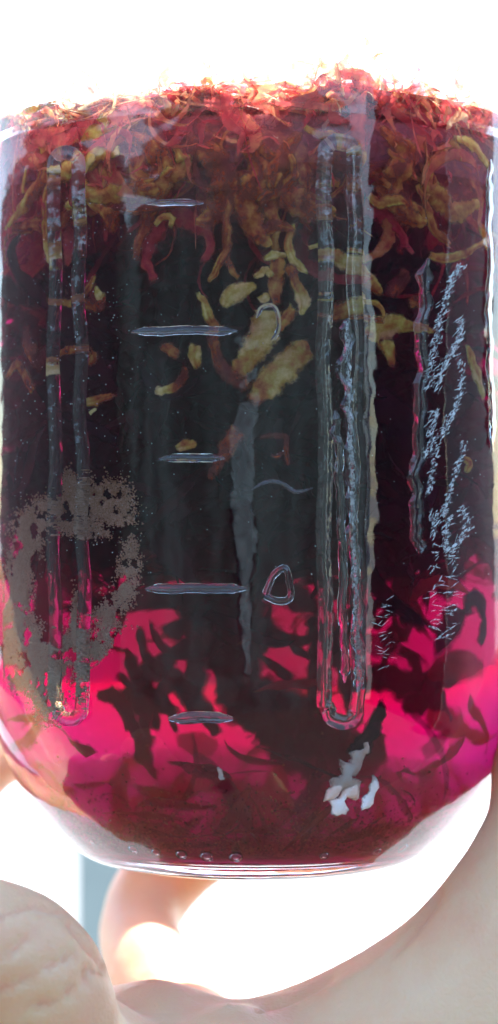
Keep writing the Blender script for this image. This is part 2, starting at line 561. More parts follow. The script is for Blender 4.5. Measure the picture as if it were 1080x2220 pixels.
H = [
 ([(262,322,14,.55),(205,338,34,.6),(150,365,40,.55),(112,395,26,.5),(97,440,18,.45),(98,500,24,.5),(108,545,34,.75),(113,588,14,1.0)], 'long olive petal arching down the left side to a pale yellow tip'),
 ([(140,452,16,.8),(158,440,22,.85),(162,470,14,.7),(178,490,10,.55)], 'small yellow forked petal inside the arch of the long olive one'),
 ([(135,300,8,.6),(128,345,12,.5),(112,378,16,.45)], 'thin upright shred rising above the left arching petal'),
 ([(70,290,8,.6),(62,330,10,.5),(52,390,12,.4),(48,420,8,.4)], 'slim upright shred at the left edge of the petal mat'),
 ([(183,425,14,.75),(200,440,18,.7),(222,462,28,.35),(240,478,34,.3),(235,505,20,.35)], 'brown petal with a pale hooked tip beside the dark left hollow'),
 ([(225,455,22,.3),(300,452,20,.1),(370,446,14,.15),(440,436,8,.3)], 'straight red shred running right to the topmost graduation mark'),
 ([(335,490,8,.6),(350,470,14,.55),(370,472,14,.6),(368,495,9,.7)], 'small pale claw-shaped shred under the topmost graduation mark'),
 ([(368,300,8,.5),(385,330,14,.5),(398,350,30,.5),(375,380,34,.4),(325,408,26,.35),(255,420,16,.25)], 'wide curled brown petal left of centre below the foam line'),
 ([(335,320,8,.35),(345,350,10,.3),(340,385,10,.25),(300,400,14,.3)], 'thin red loop of petal left of the wide curled brown petal'),
 ([(488,425,22,.2),(492,480,16,.3),(488,540,18,.35),(470,585,14,.4),(452,612,8,.55)], 'long brown stalk coming down into the central cluster'),
 ([(488,560,14,.3),(505,590,12,.4),(518,605,8,.5)], 'short right fork of the long brown stalk'),
 ([(568,562,10,.75),(595,552,16,.7),(625,552,8,.8)], 'pale ruffled cap over the upright orange petal'),
 ([(600,552,22,.5),(600,590,30,.42),(598,630,24,.4),(604,662,16,.3)], 'upright orange petal standing in the middle of the cluster'),
 ([(636,482,9,.7),(625,520,18,.6),(632,556,16,.7),(650,578,16,.75),(668,592,6,.9)], 'olive shred curving down right at the top of the cluster'),
 ([(628,570,22,.3),(640,605,20,.35),(656,640,26,.8),(658,665,18,.9),(654,686,6,.9)], 'petal turning from red to bright yellow at its lower tip'),
 ([(668,538,8,.75),(690,532,10,.7),(706,548,20,.6),(740,562,32,.7),(775,580,36,.85),(805,612,30,.6),(828,640,12,.4)], 'broad yellow-green petal slanting down to the right of the cluster'),
 ([(764,540,10,.7),(782,545,12,.65),(790,575,10,.6)], 'small hooked shred on the back of the broad slanting petal'),
 ([(700,690,12,.25),(735,678,32,.4),(765,668,34,.65),(785,648,24,.85),(778,632,8,.9)], 'orange petal with a yellow crest crossing the long rib'),
 ([(780,655,12,.7),(808,655,12,.7),(830,672,9,.65),(834,692,5,.6)], 'pale clawed tip of the crested orange petal'),
 ([(760,680,14,.45),(800,690,16,.4),(836,696,8,.35)], 'dull orange strip under the crested petal'),
 ([(795,732,24,.55),(822,716,46,.8),(856,704,40,.75),(895,708,20,.55),(950,716,10,.5)], 'fan shaped yellow petal with a long tail pointing right'),
 ([(838,735,34,.75),(848,765,26,.6),(852,800,10,.2)], 'yellow fold hanging from the fan shaped petal'),
 ([(585,672,40,.75),(578,700,56,.8),(562,740,50,.75),(535,782,40,.6),(505,815,26,.35)], 'large olive petal with a rounded head in the centre'),
 ([(672,742,20,.35),(650,765,46,.6),(612,800,52,.75),(575,838,48,.65),(545,872,26,.3)], 'large speckled olive petal lying on a slant below the centre'),
 ([(640,665,26,.6),(620,690,22,.5),(600,720,14,.4)], 'dull green strip between the two large olive petals'),
 ([(428,632,10,.8),(446,665,16,.7),(462,710,22,.4),(468,770,22,.15),(500,815,26,.1),(540,845,22,.2)], 'long red petal sweeping under the central cluster'),
 ([(485,668,10,.7),(500,640,36,.65),(530,625,28,.75),(560,618,8,.7)], 'fan of olive petal at the left of the cluster'),
 ([(548,600,8,.7),(575,586,16,.75),(590,600,10,.7)], 'little pale crescent shred left of the upright orange petal'),
 ([(562,640,10,.7),(574,646,20,.75),(586,638,8,.7)], 'tiny pale knot beneath the upright orange petal'),
 ([(690,634,8,.55),(705,640,12,.5),(708,655,8,.5)], 'tiny pinkish curl right of the cluster'),
 ([(100,650,12,.4),(135,656,16,.4),(168,650,16,.35),(190,625,16,.25),(204,595,10,.45)], 'wavy orange petal strip near the left wall'),
 ([(178,660,26,.2),(205,655,36,.2),(230,655,20,.15)], 'red body of petal under the wavy orange strip'),
 ([(204,618,8,.8),(214,640,18,.75),(228,648,18,.7)], 'pale triangular flake lying on the wavy orange strip'),
 ([(106,788,8,.5),(130,766,14,.4),(165,757,18,.25),(198,762,14,.2)], 'thin rust petal arching below the wavy strip'),
 ([(114,812,26,.9),(116,790,16,.85)], 'bright yellow scrap at the left end of the rust petal'),
 ([(190,755,8,.4),(200,775,22,.35),(190,790,14,.3)], 'round orange scrap with a glint at its centre'),
 ([(10,820,14,.4),(35,790,26,.35),(60,830,30,.3),(72,850,14,.5)], 'ragged brown petal at the far left above the sediment'),
 ([(60,700,10,.1),(55,740,40,.05),(75,780,46,.05),(110,760,20,.1)], 'dull crimson petal against the far left wall'),
 ([(182,875,12,.7),(200,868,20,.55),(225,862,18,.3),(250,855,10,.2)], 'orange twist with two yellow teeth in the dark left half'),
 ([(195,898,6,1.),(204,884,10,.95)], 'small yellow tooth under the orange twist'),
 ([(336,842,18,.85),(355,846,16,.8),(378,838,18,.35),(402,812,16,.1),(395,792,8,.1)], 'yellow scrap with a dark red tail left of centre'),
 ([(345,752,12,.4),(365,758,22,.4),(390,770,16,.3)], 'dull tan shred under the second graduation mark'),
 ([(425,745,18,.8),(422,770,26,.7),(428,800,14,.5)], 'faded cream shred beside the long red sweeping petal'),
 ([(380,972,10,.75),(400,965,20,.6),(428,960,10,.5)], 'small orange flake above the third graduation mark'),
 ([(560,948,6,.1),(600,944,10,.1),(622,950,12,.1),(620,980,10,.1),(626,1012,6,.1)], 'thin scarlet angular shred below the centre'),
 ([(585,985,6,.1),(605,988,8,.1),(620,980,6,.1)], 'short scarlet crossbar of the angular shred'),
 ([(455,1040,14,.1),(470,1010,20,.1),(490,970,30,.25),(520,930,34,.3)], 'pink brown petal reaching up by the third graduation mark'),
 ([(930,552,12,.6),(965,560,20,.55),(1005,552,18,.5),(1035,535,14,.5),(1055,520,12,.6)], 'tan petal spread flat at the right wall'),
 ([(1040,485,10,.6),(1052,510,20,.55),(1056,545,16,.6)], 'upright tan scrap against the right wall'),
 ([(1015,745,12,.6),(1028,785,26,.7),(1042,830,28,.7),(1052,868,14,.6)], 'long pale green petal at the right behind the whitish streaks'),
 ([(942,338,14,.7),(930,370,16,.6),(932,405,14,.6),(924,440,8,.5)], 'upright cream shred right of the long rib'),
 ([(838,322,10,.5),(858,338,16,.35),(880,354,8,.4)], 'straight pink shred at upper right'),
 ([(765,418,12,.5),(775,388,18,.2),(798,375,18,.15),(830,392,16,.3),(850,408,10,.3)], 'scarlet arched petal just right of the long rib'),
 ([(985,300,14,.6),(1020,308,22,.65),(1045,335,18,.7),(1062,375,14,.8)], 'pale orange petal curling down at the upper right wall'),
 ([(955,330,10,.5),(985,312,20,.45),(1000,330,14,.5),(1000,352,8,.5)], 'brownish curl beside the pale orange upper right petal'),
 ([(905,395,12,.5),(925,440,18,.45),(945,500,18,.4),(980,530,12,.4)], 'brown strand hanging under the cream shred at the right'),
 ([(700,400,10,.6),(720,395,16,.55),(738,404,8,.6)], 'small olive hook crossing the long rib near its top'),
 ([(800,420,14,.55),(825,440,22,.5),(870,430,22,.5),(905,455,26,.45),(925,480,12,.45)], 'ruffled brown petal in the dim upper right'),
 ([(555,520,14,.2),(580,495,22,.2),(615,490,20,.25),(640,500,8,.3)], 'dull red ruffle above the central cluster'),
 ([(660,275,10,.7),(690,290,16,.5),(730,295,16,.45),(775,325,28,.4),(790,360,10,.4)], 'pinkish ribbon running right under the foam line'),
 ([(1005,995,14,.6),(1022,1005,20,.55),(1010,1025,12,.55)], 'small tan ring of petal behind the whitish streaks'),
 ([(835,640,10,.1),(860,620,30,.05),(880,600,24,.1),(870,580,10,.1)], 'dark crimson petal right of the broad slanting petal'),
 ([(885,655,18,.35),(905,650,22,.3),(915,670,8,.3)], 'small salmon wedge right of the crimson petal'),
 ([(550,290,12,.4),(575,330,26,.25),(600,370,22,.3),(590,410,14,.4)], 'red brown fold under the middle of the foam line'),
 ([(630,330,12,.5),(640,370,16,.3),(620,400,24,.3),(560,440,20,.25)], 'forked red brown petal right of the middle fold'),
 ([(200,330,12,.8),(190,350,22,.7),(175,375,14,.6)], 'cream patch of petal on the crown of the left arch'),
]
H += [
 ([(75,290,14,.5),(102,350,34,.3),(70,420,38,.3),(28,470,22,.5),(10,500,8,.6)], 'brown ribbon swinging left under the left shoulder of the foam'),
 ([(270,285,16,.2),(335,330,46,.3),(342,390,50,.35),(275,425,44,.4),(195,415,30,.5),(170,380,12,.6)], 'wide hooked red brown ribbon inside the left half of the red band'),
 ([(395,290,20,.1),(465,345,50,.2),(492,420,52,.2),(455,470,36,.3),(420,480,12,.5)], 'wide red ribbon curling back just left of the centre line'),
 ([(520,290,16,.2),(565,370,44,.3),(535,445,46,.3),(562,510,34,.4),(590,535,10,.6)], 'long wavering rust ribbon above the upright orange petal'),
 ([(650,285,18,.2),(600,370,46,.2),(645,435,50,.3),(700,460,34,.35),(730,450,10,.6)], 'broad rust ribbon dipping left of the long rib'),
 ([(825,275,16,.2),(885,335,50,.3),(850,405,54,.3),(892,470,40,.35),(930,480,12,.5)], 'broad wavering brown ribbon right of the long rib'),
 ([(965,310,16,.3),(930,390,40,.4),(985,455,44,.45),(1045,440,18,.6)], 'tan ribbon looping towards the right wall'),
 ([(140,300,16,.5),(195,285,36,.6),(250,262,40,.55),(300,270,14,.5)], 'flat tan ribbon lying along the foam line at left')]
for path, lab in H:
    cx = np.mean([p[0] for p in path]); cyy = np.mean([p[1] for p in path])
    hero(path, lab, depth=0.0011)

# more loose petals of the band under the crest
g5 = np.random.default_rng(77)
SHADES = ['deep red', 'rust red', 'orange brown', 'olive']
for i in range(100):
    x = g5.uniform(10, 1070)
    arch = 300 - 95 * math.sqrt(max(0, 1 - ((x - 545) / 560) ** 2))
    y = arch + 2 + abs(g5.normal(0, 1)) * 75
    L = g5.uniform(140, 400); a = math.pi / 2 + g5.normal(0, .8)
    path = []; w0 = g5.uniform(14, 56) if i % 4 else g5.uniform(5, 12); t0 = g5.uniform(.0, .35); t1 = g5.uniform(.1, .95)
    ph = g5.uniform(0, 6.28); am = g5.uniform(.5, 1.3)
    for k in range(8):
        u = k / 7
        path.append((min(max(x, 8), 1074), y, w0 * (0.35 + .65 * math.sin(math.pi * min(1, (u + .12)) ** 1.3)), t0 + (t1 - t0) * u * u))
        a += am * math.sin(ph + u * 6.5) * .8
        x += math.cos(a) * L / 7; y += max(-4, math.sin(a) * L / 7)
        if y > 620: break
    if len(path) < 4: continue
    m_ = (t0 + t1) / 2
    xz = ['at the far left wall', 'over the left rib', 'left of the topmost mark', 'over the topmost mark', 'left of the centre', 'right of the centre', 'on the long rib', 'right of the long rib', 'by the right wall'][min(8, int(path[2][0] / 120))]
    yz = ['touching the foam line', 'just under the foam line', 'midway down the red band', 'low in the red band'][min(3, int(max(0, path[2][1] - arch) / 55))]
    sz = 'thin' if w0 < 13 else ('narrow' if w0 < 24 else 'broad')
    ln = 'long' if L > 310 else ('short' if L < 210 else 'mid-length'); cv = 'coiled' if am > 1.02 else ('bent' if am > .76 else 'straightish')
    hero(path, '%s %s %s %s shred %s, %s' % (sz, ln, cv, SHADES[min(3, int(m_ * 6))], xz, yz), depth=g5.uniform(.0024, .006),
         m=M_PETAL if i % 3 else M_MAT, group='loose petals under the foam line', curl=g5.uniform(-.3, .8))

M_CREAM = petal_mat('petal_cream', [(0.0, (0.70, 0.38, 0.28)), (0.5, (0.92, 0.66, 0.52)), (1.0, (0.97, 0.90, 0.84))], trans=0.3, scale=300, clear=.1)
for path, lab in [
 ([(800,1605,6,.5),(790,1632,22,.7),(772,1668,40,.9),(745,1705,32,.7),(708,1740,6,.4)], 'crumpled cream petal shining low on the glass under the rib foot'),
 ([(785,1690,20,.8),(768,1715,38,.5),(745,1750,32,.9),(728,1772,12,1.)], 'smaller creased cream fold below the shining cream petal'),
 ([(816,1680,6,1.),(824,1705,18,1.),(815,1735,20,1.),(790,1758,8,1.)], 'pale bluish crescent shred right of the shining cream petal'),
 ([(470,1662,6,.9),(476,1682,10,.9),(486,1690,5,.8)], 'tiny white fleck low at the middle of the jar')]:
    hero(path, lab, depth=.0009, m=M_CREAM, curl=.9, ragged=1.2)
A_ = [
 ([(735,158,10,.6),(770,155,26,.6),(800,160,20,.6),(825,178,8,.6)], 'flat topped petal tip standing highest above the foam line'),
 ([(788,170,22,.45),(784,200,22,.4),(780,240,30,.35),(776,290,34,.3),(785,330,16,.25)], 'upright brown stalk carrying the highest petal tip'),
 ([(720,175,8,.4),(745,192,16,.3),(762,215,20,.3),(775,250,12,.3)], 'reddish side shoot left of the highest stalk'),
 ([(700,190,6,.4),(722,176,10,.5),(748,172,6,.5)], 'fine twig poking out left of the highest tip'),
 ([(430,176,8,.8),(440,168,12,.8),(452,172,10,.8),(456,184,6,.7)], 'tiny pale curl lifted above the middle of the foam line'),
 ([(352,212,6,.7),(360,228,14,.7),(366,250,10,.6)], 'thorn shaped yellow petal tip on the left of the foam line'),
 ([(386,214,6,.7),(380,232,12,.6),(370,252,10,.6)], 'second thorn shaped tip leaning towards the first'),
 ([(900,205,6,.7),(925,225,14,.7),(938,250,12,.6),(945,282,8,.6)], 'pale drooping tip at the right shoulder of the foam line'),
 ([(90,245,8,.7),(100,238,14,.7),(112,250,10,.6),(116,270,8,.5)], 'pale hoop of petal at the left shoulder of the foam line'),
]
for path, lab in A_: hero(path, lab, depth=.0012, m=M_MAT)

# soaked petals low in the jar, their backlit darkness painted black
DK = [
 ([(210,1488,10,.2),(250,1500,34,.2),(285,1545,40,.3),(300,1580,20,.3)], 'black hooked petal low at the left, above the pinched hollow'),
 ([(255,1520,22,.2),(300,1470,34,.3),(345,1440,36,.2),(400,1400,30,.3),(450,1390,14,.2)], 'black branching petal rising to the right at lower left'),
 ([(330,1560,20,.3),(340,1500,22,.2),(380,1470,26,.3),(415,1500,14,.3)], 'black forked petal over the lowest graduation mark'),
 ([(430,1300,30,.2),(445,1350,36,.3),(442,1400,30,.3),(438,1452,10,.3)], 'black pointed petal hanging left of the pale central reflection'),
 ([(320,1310,16,.2),(380,1300,40,.2),(440,1320,50,.2),(500,1330,30,.2)], 'black mass of petal under the fourth graduation mark'),
 ([(500,1290,60,.2),(515,1380,66,.3),(520,1470,60,.3),(545,1550,30,.3)], 'broad black petal standing behind the pale central reflection'),
 ([(470,1440,20,.2),(500,1500,46,.2),(570,1540,50,.2),(640,1590,70,.2),(730,1610,60,.2),(790,1590,30,.2)], 'thick black petal sweeping right at the bottom of the rib'),
 ([(560,1470,20,.2),(600,1510,40,.2),(650,1530,50,.2),(700,1560,30,.2)], 'black leaf above the thick sweeping one'),
 ([(545,1340,14,.2),(600,1380,24,.2),(650,1390,20,.3),(690,1380,10,.3)], 'thin black bar between two crimson gaps right of centre'),
 ([(680,1330,24,.2),(690,1400,30,.2),(690,1470,30,.2),(680,1540,20,.2)], 'black upright strip hugging the left side of the long rib'),
 ([(780,1470,30,.2),(830,1462,44,.2),(890,1475,40,.2),(960,1470,30,.2),(1010,1440,20,.2)], 'dark cloud of petal lying right of the rib foot'),
 ([(1005,1310,20,.3),(1040,1300,34,.2),(1056,1350,30,.2),(1040,1400,20,.2)], 'dark ragged petal at the lower right wall'),
 ([(790,1200,60,.2),(830,1220,70,.2),(860,1200,40,.2)], 'blunt dark petal hanging below the black mass right of the rib'),
 ([(838,1525,26,.5),(820,1560,30,.4),(798,1600,30,.45),(765,1640,26,.4)], 'grey brown petal slanting down from the foot of the rib'),
 ([(560,1420,10,.2),(590,1440,14,.3),(640,1470,16,.2)], 'small curled dark shred below the embossed figure'),
 ([(360,1380,30,.2),(400,1350,26,.2),(440,1345,10,.2)], 'small black tongue of petal under the fourth mark'),
 ([(300,1360,14,.2),(312,1420,22,.2),(350,1465,24,.2)], 'slim black petal dropping at lower left of centre'),
]
g6 = np.random.default_rng(41)
for i in range(16):
    x = g6.uniform(230, 900); y = g6.uniform(1290, 1560); a = g6.uniform(-.6, 1.2); w0 = g6.uniform(12, 46); path = []
    q = ['left of the lowest mark', 'over the lowest mark', 'left of the tall black mass', 'right of the tall black mass', 'left of the rib foot', 'right of the rib foot'][min(5, int((x - 230) / 112))]
    q2 = 'high' if y < 1375 else ('mid-level' if y < 1465 else 'low')
    for k in range(6):
        path.append((x, y, w0 * (.4 + .6 * math.sin(math.pi * (k + .5) / 6)), g6.uniform(0, .5)))
        a += g6.normal(0, .6); x += 36 * math.cos(a); y += 36 * math.sin(a)
    DK.append((path, '%s %s black petal strand in crimson tea, %s and %s' % ('wide' if w0 > 35 else 'narrow' if w0 > 22 else 'slender', 'sloping' if path[-1][1] > path[0][1] + 40 else 'level', q2, q)))
DK.append(([(520,1480,60,.1),(600,1530,90,.1),(700,1585,100,.1),(790,1600,70,.1),(835,1560,30,.1)], 'largest black petal mass slanting from the centre to the rib foot'))
DK.append(([(470,1190,60,.1),(500,1260,80,.1),(510,1340,80,.1),(490,1420,50,.1)], 'tall black petal mass hanging through the middle of the crimson tea'))
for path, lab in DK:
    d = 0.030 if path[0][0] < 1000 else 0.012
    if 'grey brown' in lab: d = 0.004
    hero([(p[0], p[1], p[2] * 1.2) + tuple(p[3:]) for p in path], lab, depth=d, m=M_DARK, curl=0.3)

# ------------------------------------------------------------------ ribbons by the thousand (numpy): the floating mat, the black core, the sediment
def ribbon_cloud(name, N, centre_fn, length, width, m, tone=(0.2, 0.8), n=8, bend=1.6, flat=0.0, parent=None, seed=1):
    g = np.random.default_rng(seed)
    c, ax = centre_fn(g, N)
    V = np.zeros((N, n, 3, 3)); T = np.zeros((N, n, 3)); G = np.zeros((N, n, 3))
    th = g.uniform(0, 2 * np.pi, N)
    z = g.uniform(-1, 1, N) * (1 - flat)
    d = np.stack([np.sqrt(1 - z * z) * np.cos(th), np.sqrt(1 - z * z) * np.sin(th), z], -1)
    if ax is not None:
        d = d * 0.6 + ax; d /= np.linalg.norm(d, axis=1, keepdims=True)
    L = g.uniform(*length, N); W = width[0] + (width[1] - width[0]) * g.uniform(0, 1, N) ** 1.7
    k1 = g.normal(0, bend, (N, 3)); k2 = g.normal(0, bend, (N, 3))
    p = c.copy()
    side = np.cross(d, g.normal(0, 1, (N, 3))); side /= np.linalg.norm(side, axis=1, keepdims=True) + 1e-9
    t0 = g.uniform(*tone, N)
    step = L / (n - 1)
    p = p - d * (L / 2)[:, None]
    for i in range(n):
        u = i / (n - 1)
        kk = k1 * (1 - u) + k2 * u
        d = d + np.cross(kk, d) / (n - 1); d /= np.linalg.norm(d, axis=1, keepdims=True)
        side = side - d * (side * d).sum(1, keepdims=True); side += np.cross(d, side) * (g.normal(0, .25, N))[:, None]
        side /= np.linalg.norm(side, axis=1, keepdims=True) + 1e-9
        w = W * (0.25 + 0.75 * math.sin(math.pi * min(1, 0.12 + 0.8 * u))) * g.uniform(.75, 1.25, N)
        nrm = np.cross(d, side)
        V[:, i, 0] = p - side * (w / 2)[:, None]; V[:, i, 2] = p + side * (w / 2)[:, None]; V[:, i, 1] = p + nrm * (w * .25)[:, None]
        G[:, i, 1] = min(1, (i + .4) / 2, (n - .6 - i) / 2)
        T[:, i, :] = (t0 + 0.25 * (u - .5))[:, None]
        p = p + d * step[:, None]
    # keep everything within the glass
    X = V.reshape(-1, 3)
    lim = np.interp(X[:, 2], [-0.0562, -0.0555, -0.05, -0.042, -0.033, -0.02, 0.07, 0.2], [0.0304, 0.034, 0.0377, 0.0412, 0.0434, 0.0443, 0.0443, 0.0443])
    rr = np.hypot(X[:, 0], X[:, 1]) + 1e-9
    f = np.minimum(1, lim / rr)
    X[:, 0] *= f; X[:, 1] *= f
    X[:, 2] = np.maximum(X[:, 2], -0.0545)
    cr = top_height(X[:, 0], X[:, 1]) + .0005
    if name != 'crest_petals': X[:, 2] = np.where(X[:, 2] > cr, cr + (X[:, 2] - cr) * 0.4, X[:, 2])
    base = (np.arange(N) * n * 3)[:, None]
    i = np.arange(n - 1)[None, :] * 3
    q = np.concatenate([np.stack([base + i + e, base + i + e + 1, base + i + e + 4, base + i + e + 3], -1).reshape(-1, 4) for e in (0, 1)])
    me = bpy.data.meshes.new(name)
    me.vertices.add(len(X)); me.vertices.foreach_set('co', X.ravel())
    me.loops.add(q.size); me.loops.foreach_set('vertex_index', q.ravel().astype(np.int32))
    me.polygons.add(len(q)); me.polygons.foreach_set('loop_start', np.arange(0, q.size, 4, dtype=np.int32))
    me.update(calc_edges=True)
    set_tone(me, T.ravel()); set_margin(me, G.ravel())
    o = link(name, me, m, parent)
    return o

def top_height(x, y):
    """uneven crest of the floating mat"""
    return 0.0662 - 0.0048 * (x / 0.045) ** 2 + 0.0018 * np.sin(70 * x - 0.6) + 0.0024 * np.sin(190 * x + 0.8) * np.cos(60 * y) + 0.0010 * np.sin(430 * x + 2) * np.cos(210 * y)

def mat_fn(g, N):
    r = 0.0412 * np.sqrt(g.uniform(0, 1, N)); a = g.uniform(0, 2 * np.pi, N)
    k = g.uniform(0, 1, N) < 0.3
    r = np.where(k, g.uniform(0.036, 0.0412, N), r)
    x, y = r * np.cos(a), r * np.sin(a)
    dz = np.abs(g.normal(0, 1, N)) * np.where(k, 0.009, 0.006)
    sh = np.where(dz > .003, .86, 1.06); x = x * sh; y = y * sh
    z = top_height(x, y) + 0.001 - dz
    return np.stack([x, y, z], -1), None
tag(ribbon_cloud('floating_petals', 3600, mat_fn, (0.008, 0.026), (0.0006, 0.0046), M_MAT, tone=(0.0, 0.7), flat=0.2, seed=3, n=12, bend=2.4),
    'tangled mat of pink and orange petals floating at the top of the tea', 'petals', kind='stuff')

def crest_fn(g, N):
    r = g.uniform(0.015, 0.0438, N); a = g.uniform(0, 2 * np.pi, N)
    x, y = r * np.cos(a), r * np.sin(a)
    k = 0.4 + 1.2 * (np.sin(160 * x + 1) * np.sin(120 * x + 4) > 0)
    return np.stack([x, y, top_height(x, y) + g.exponential(.0016, N) * k], -1), None
M_CREST = petal_mat('petal_crest', [(0.0, (0.85, 0.22, 0.12)), (0.4, (0.93, 0.55, 0.22)), (1.0, (0.97, 0.86, 0.55))], trans=0.75, scale=380)  # yellow tones stand in for the light bloom along the crest
tag(ribbon_cloud('crest_petals', 2600, crest_fn, (0.003, 0.013), (0.0003, 0.0026), M_CREST, tone=(0.0, 1.0), flat=.0, seed=33, bend=2.6),
    'fine glowing shreds fringing the crest of the floating petals', 'petals', kind='stuff')
def core_fn(g, N):
    r = 0.0325 * np.sqrt(g.uniform(0, 1, N)); a = g.uniform(0, 2 * np.pi, N)
    x, y = r * np.cos(a), r * np.sin(a)
    lo = -0.004 + 0.004 * np.sin(90 * x + 2) + 0.003 * np.sin(170 * x) + 0.004 * np.sin(140 * y + 1)
    z = lo + 0.003 + (0.053 - lo) * g.uniform(0, 1, N)
    return np.stack([x, y, z], -1), None
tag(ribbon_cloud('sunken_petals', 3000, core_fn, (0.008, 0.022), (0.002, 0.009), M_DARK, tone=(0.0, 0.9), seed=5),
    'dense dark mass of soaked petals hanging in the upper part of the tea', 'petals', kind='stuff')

def tail_fn(g, N):
    r = 0.034 * np.sqrt(g.uniform(0, 1, N)); a = g.uniform(0, 2 * np.pi, N)
    x, y = r * np.cos(a), r * np.sin(a)
    z = 0.004 - np.abs(g.normal(0, 1, N)) * (0.0105 - 0.12 * np.abs(x - .002))
    return np.stack([x, y, z], -1), None
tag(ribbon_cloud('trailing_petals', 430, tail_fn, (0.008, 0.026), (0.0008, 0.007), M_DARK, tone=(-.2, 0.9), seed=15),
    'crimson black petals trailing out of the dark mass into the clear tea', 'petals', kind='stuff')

def drift_fn(g, N):
    r = 0.039 * np.sqrt(g.uniform(0, 1, N)); a = g.uniform(0, 2 * np.pi, N)
    return np.stack([r * np.cos(a), r * np.sin(a), g.uniform(-.048, -.004, N)], -1), None
tag(ribbon_cloud('drifting_petals', 55, drift_fn, (0.006, 0.022), (0.001, 0.008), M_SED, tone=(0, 1.0), seed=19),
    'half clear crimson petals drifting in the lower part of the tea', 'petals', kind='stuff')

def sed_fn(g, N):
    r = 0.032 * np.sqrt(g.uniform(0, 1, N)); a = g.uniform(0, 2 * np.pi, N)
    x, y = r * np.cos(a), r * np.sin(a)
    z = -0.0545 + np.abs(g.normal(0, 1, N)) * 0.0065
    return np.stack([x, y, z], -1), None
tag(ribbon_cloud('settled_petals', 190, sed_fn, (0.005, 0.02), (0.001, 0.0045), M_SED, tone=(-0.1, 0.8), seed=8, flat=.4),
    'loose reddish brown petals settled over the floor of the jar', 'petals', kind='stuff')

# ------------------------------------------------------------------ powdery residue on the wall, dust, painted reflection streaks
def flake_cloud(name, P, size, m, seed=4, parent=None, tone=None):
    g = np.random.default_rng(seed)
    P = np.array(P); N = len(P)
    s = g.uniform(*size, N)
    T = np.array([(1, 1, 1), (-1, -1, 1), (-1, 1, -1), (1, -1, -1)]) * 0.5
    q = g.normal(0, 1, (N, 4)); q /= np.linalg.norm(q, axis=1, keepdims=True)
    w, x, y, z = q.T
    Rm = np.stack([1-2*(y*y+z*z), 2*(x*y-z*w), 2*(x*z+y*w), 2*(x*y+z*w), 1-2*(x*x+z*z), 2*(y*z-x*w), 2*(x*z-y*w), 2*(y*z+x*w), 1-2*(x*x+y*y)], -1).reshape(N, 3, 3)
    V = (np.einsum('nij,kj->nki', Rm, T) * s[:, None, None] + P[:, None, :]).reshape(-1, 3)
    f = np.array([(0, 1, 2), (0, 3, 1), (0, 2, 3), (1, 3, 2)])
    q = ((np.arange(N) * 4)[:, None, None] + f[None]).reshape(-1, 3)
    me = bpy.data.meshes.new(name)
    me.vertices.add(len(V)); me.vertices.foreach_set('co', V.ravel())
    me.loops.add(q.size); me.loops.foreach_set('vertex_index', q.ravel().astype(np.int32))
    me.polygons.add(len(q)); me.polygons.foreach_set('loop_start', np.arange(0, q.size, 3, dtype=np.int32))
    me.update(calc_edges=True)
    set_tone(me, np.repeat(g.uniform(0.2, 0.9, N) if tone is None else np.array(tone), 4)); set_margin(me, np.ones(N * 4))
    return link(name, me, m, parent, smooth=False)

g_ = np.random.default_rng(21)
N_ = 26000
r_ = 0.0411 * np.sqrt(g_.uniform(0, 1, N_)); a_ = g_.uniform(0, 2 * np.pi, N_)
r_ = np.where(g_.uniform(0, 1, N_) < .5, g_.uniform(.037, .0411, N_), r_)
x_, y_ = r_ * np.cos(a_), r_ * np.sin(a_)
P_ = np.stack([x_, y_, top_height(x_, y_) + .0008 - np.abs(g_.normal(0, .0028, N_))], -1)
tag(flake_cloud('petal_pulp', P_, (0.0003, 0.0014), M_PULP, seed=22), 'fine pinkish pulp clinging between the floating petals', 'pulp', kind='stuff')
z_ = -0.0543 + np.abs(g_.normal(0, .005, 16000))
r_ = np.interp(z_, [-.055, -.05, -.04, 0], [.031, .035, .040, .043]) * np.sqrt(g_.uniform(0, 1, 16000)); a_ = g_.uniform(0, 2 * np.pi, 16000)
tag(flake_cloud('silt', np.stack([r_ * np.cos(a_), r_ * np.sin(a_), z_], -1), (0.0001, 0.0004), M_SED, seed=24), 'murky maroon silt hanging over the floor of the jar', 'silt', kind='stuff')
M_RES = petal_mat('residue', feather=False, cols= [(0.0, (0.72, 0.42, 0.24)), (0.5, (0.95, 0.66, 0.48)), (1.0, (1.0, 0.82, 0.64))], trans=0.55, rough=0.4, spec=.5)
blobs = [ (20,1330,26,70,.8),(15,1420,26,50,.7),(100,1520,30,40,.7),(60,1460,40,40,.9),  # photograph x, y, radius x, radius y, density
 (155,1050,18,30,.8),(190,1085,50,38,1.0),(240,1090,42,42,.9),(262,1125,28,30,.7),(150,1115,42,32,.8),(90,1120,30,36,.8),(62,1170,28,50,1.0),
 (45,1230,26,60,1.0),(34,1290,26,60,1.0),(38,1350,30,55,1.0),(60,1400,36,50,1.0),(80,1440,46,46,1.),(110,1450,40,50,.8),(95,1490,36,36,.9),
 (130,1400,26,26,.5),(162,1345,10,55,.7),(170,1390,24,34,.8),(195,1410,30,22,.8),(225,1385,20,30,.5),(240,1330,26,40,.35),(270,1270,22,60,.4),
 (285,1215,20,60,.35),(215,1340,30,20,.3),(175,1440,16,20,.6),(178,1480,10,40,.35),(60,1130,40,20,.5),(200,1150,60,20,.35)]
pts = []; tones = []
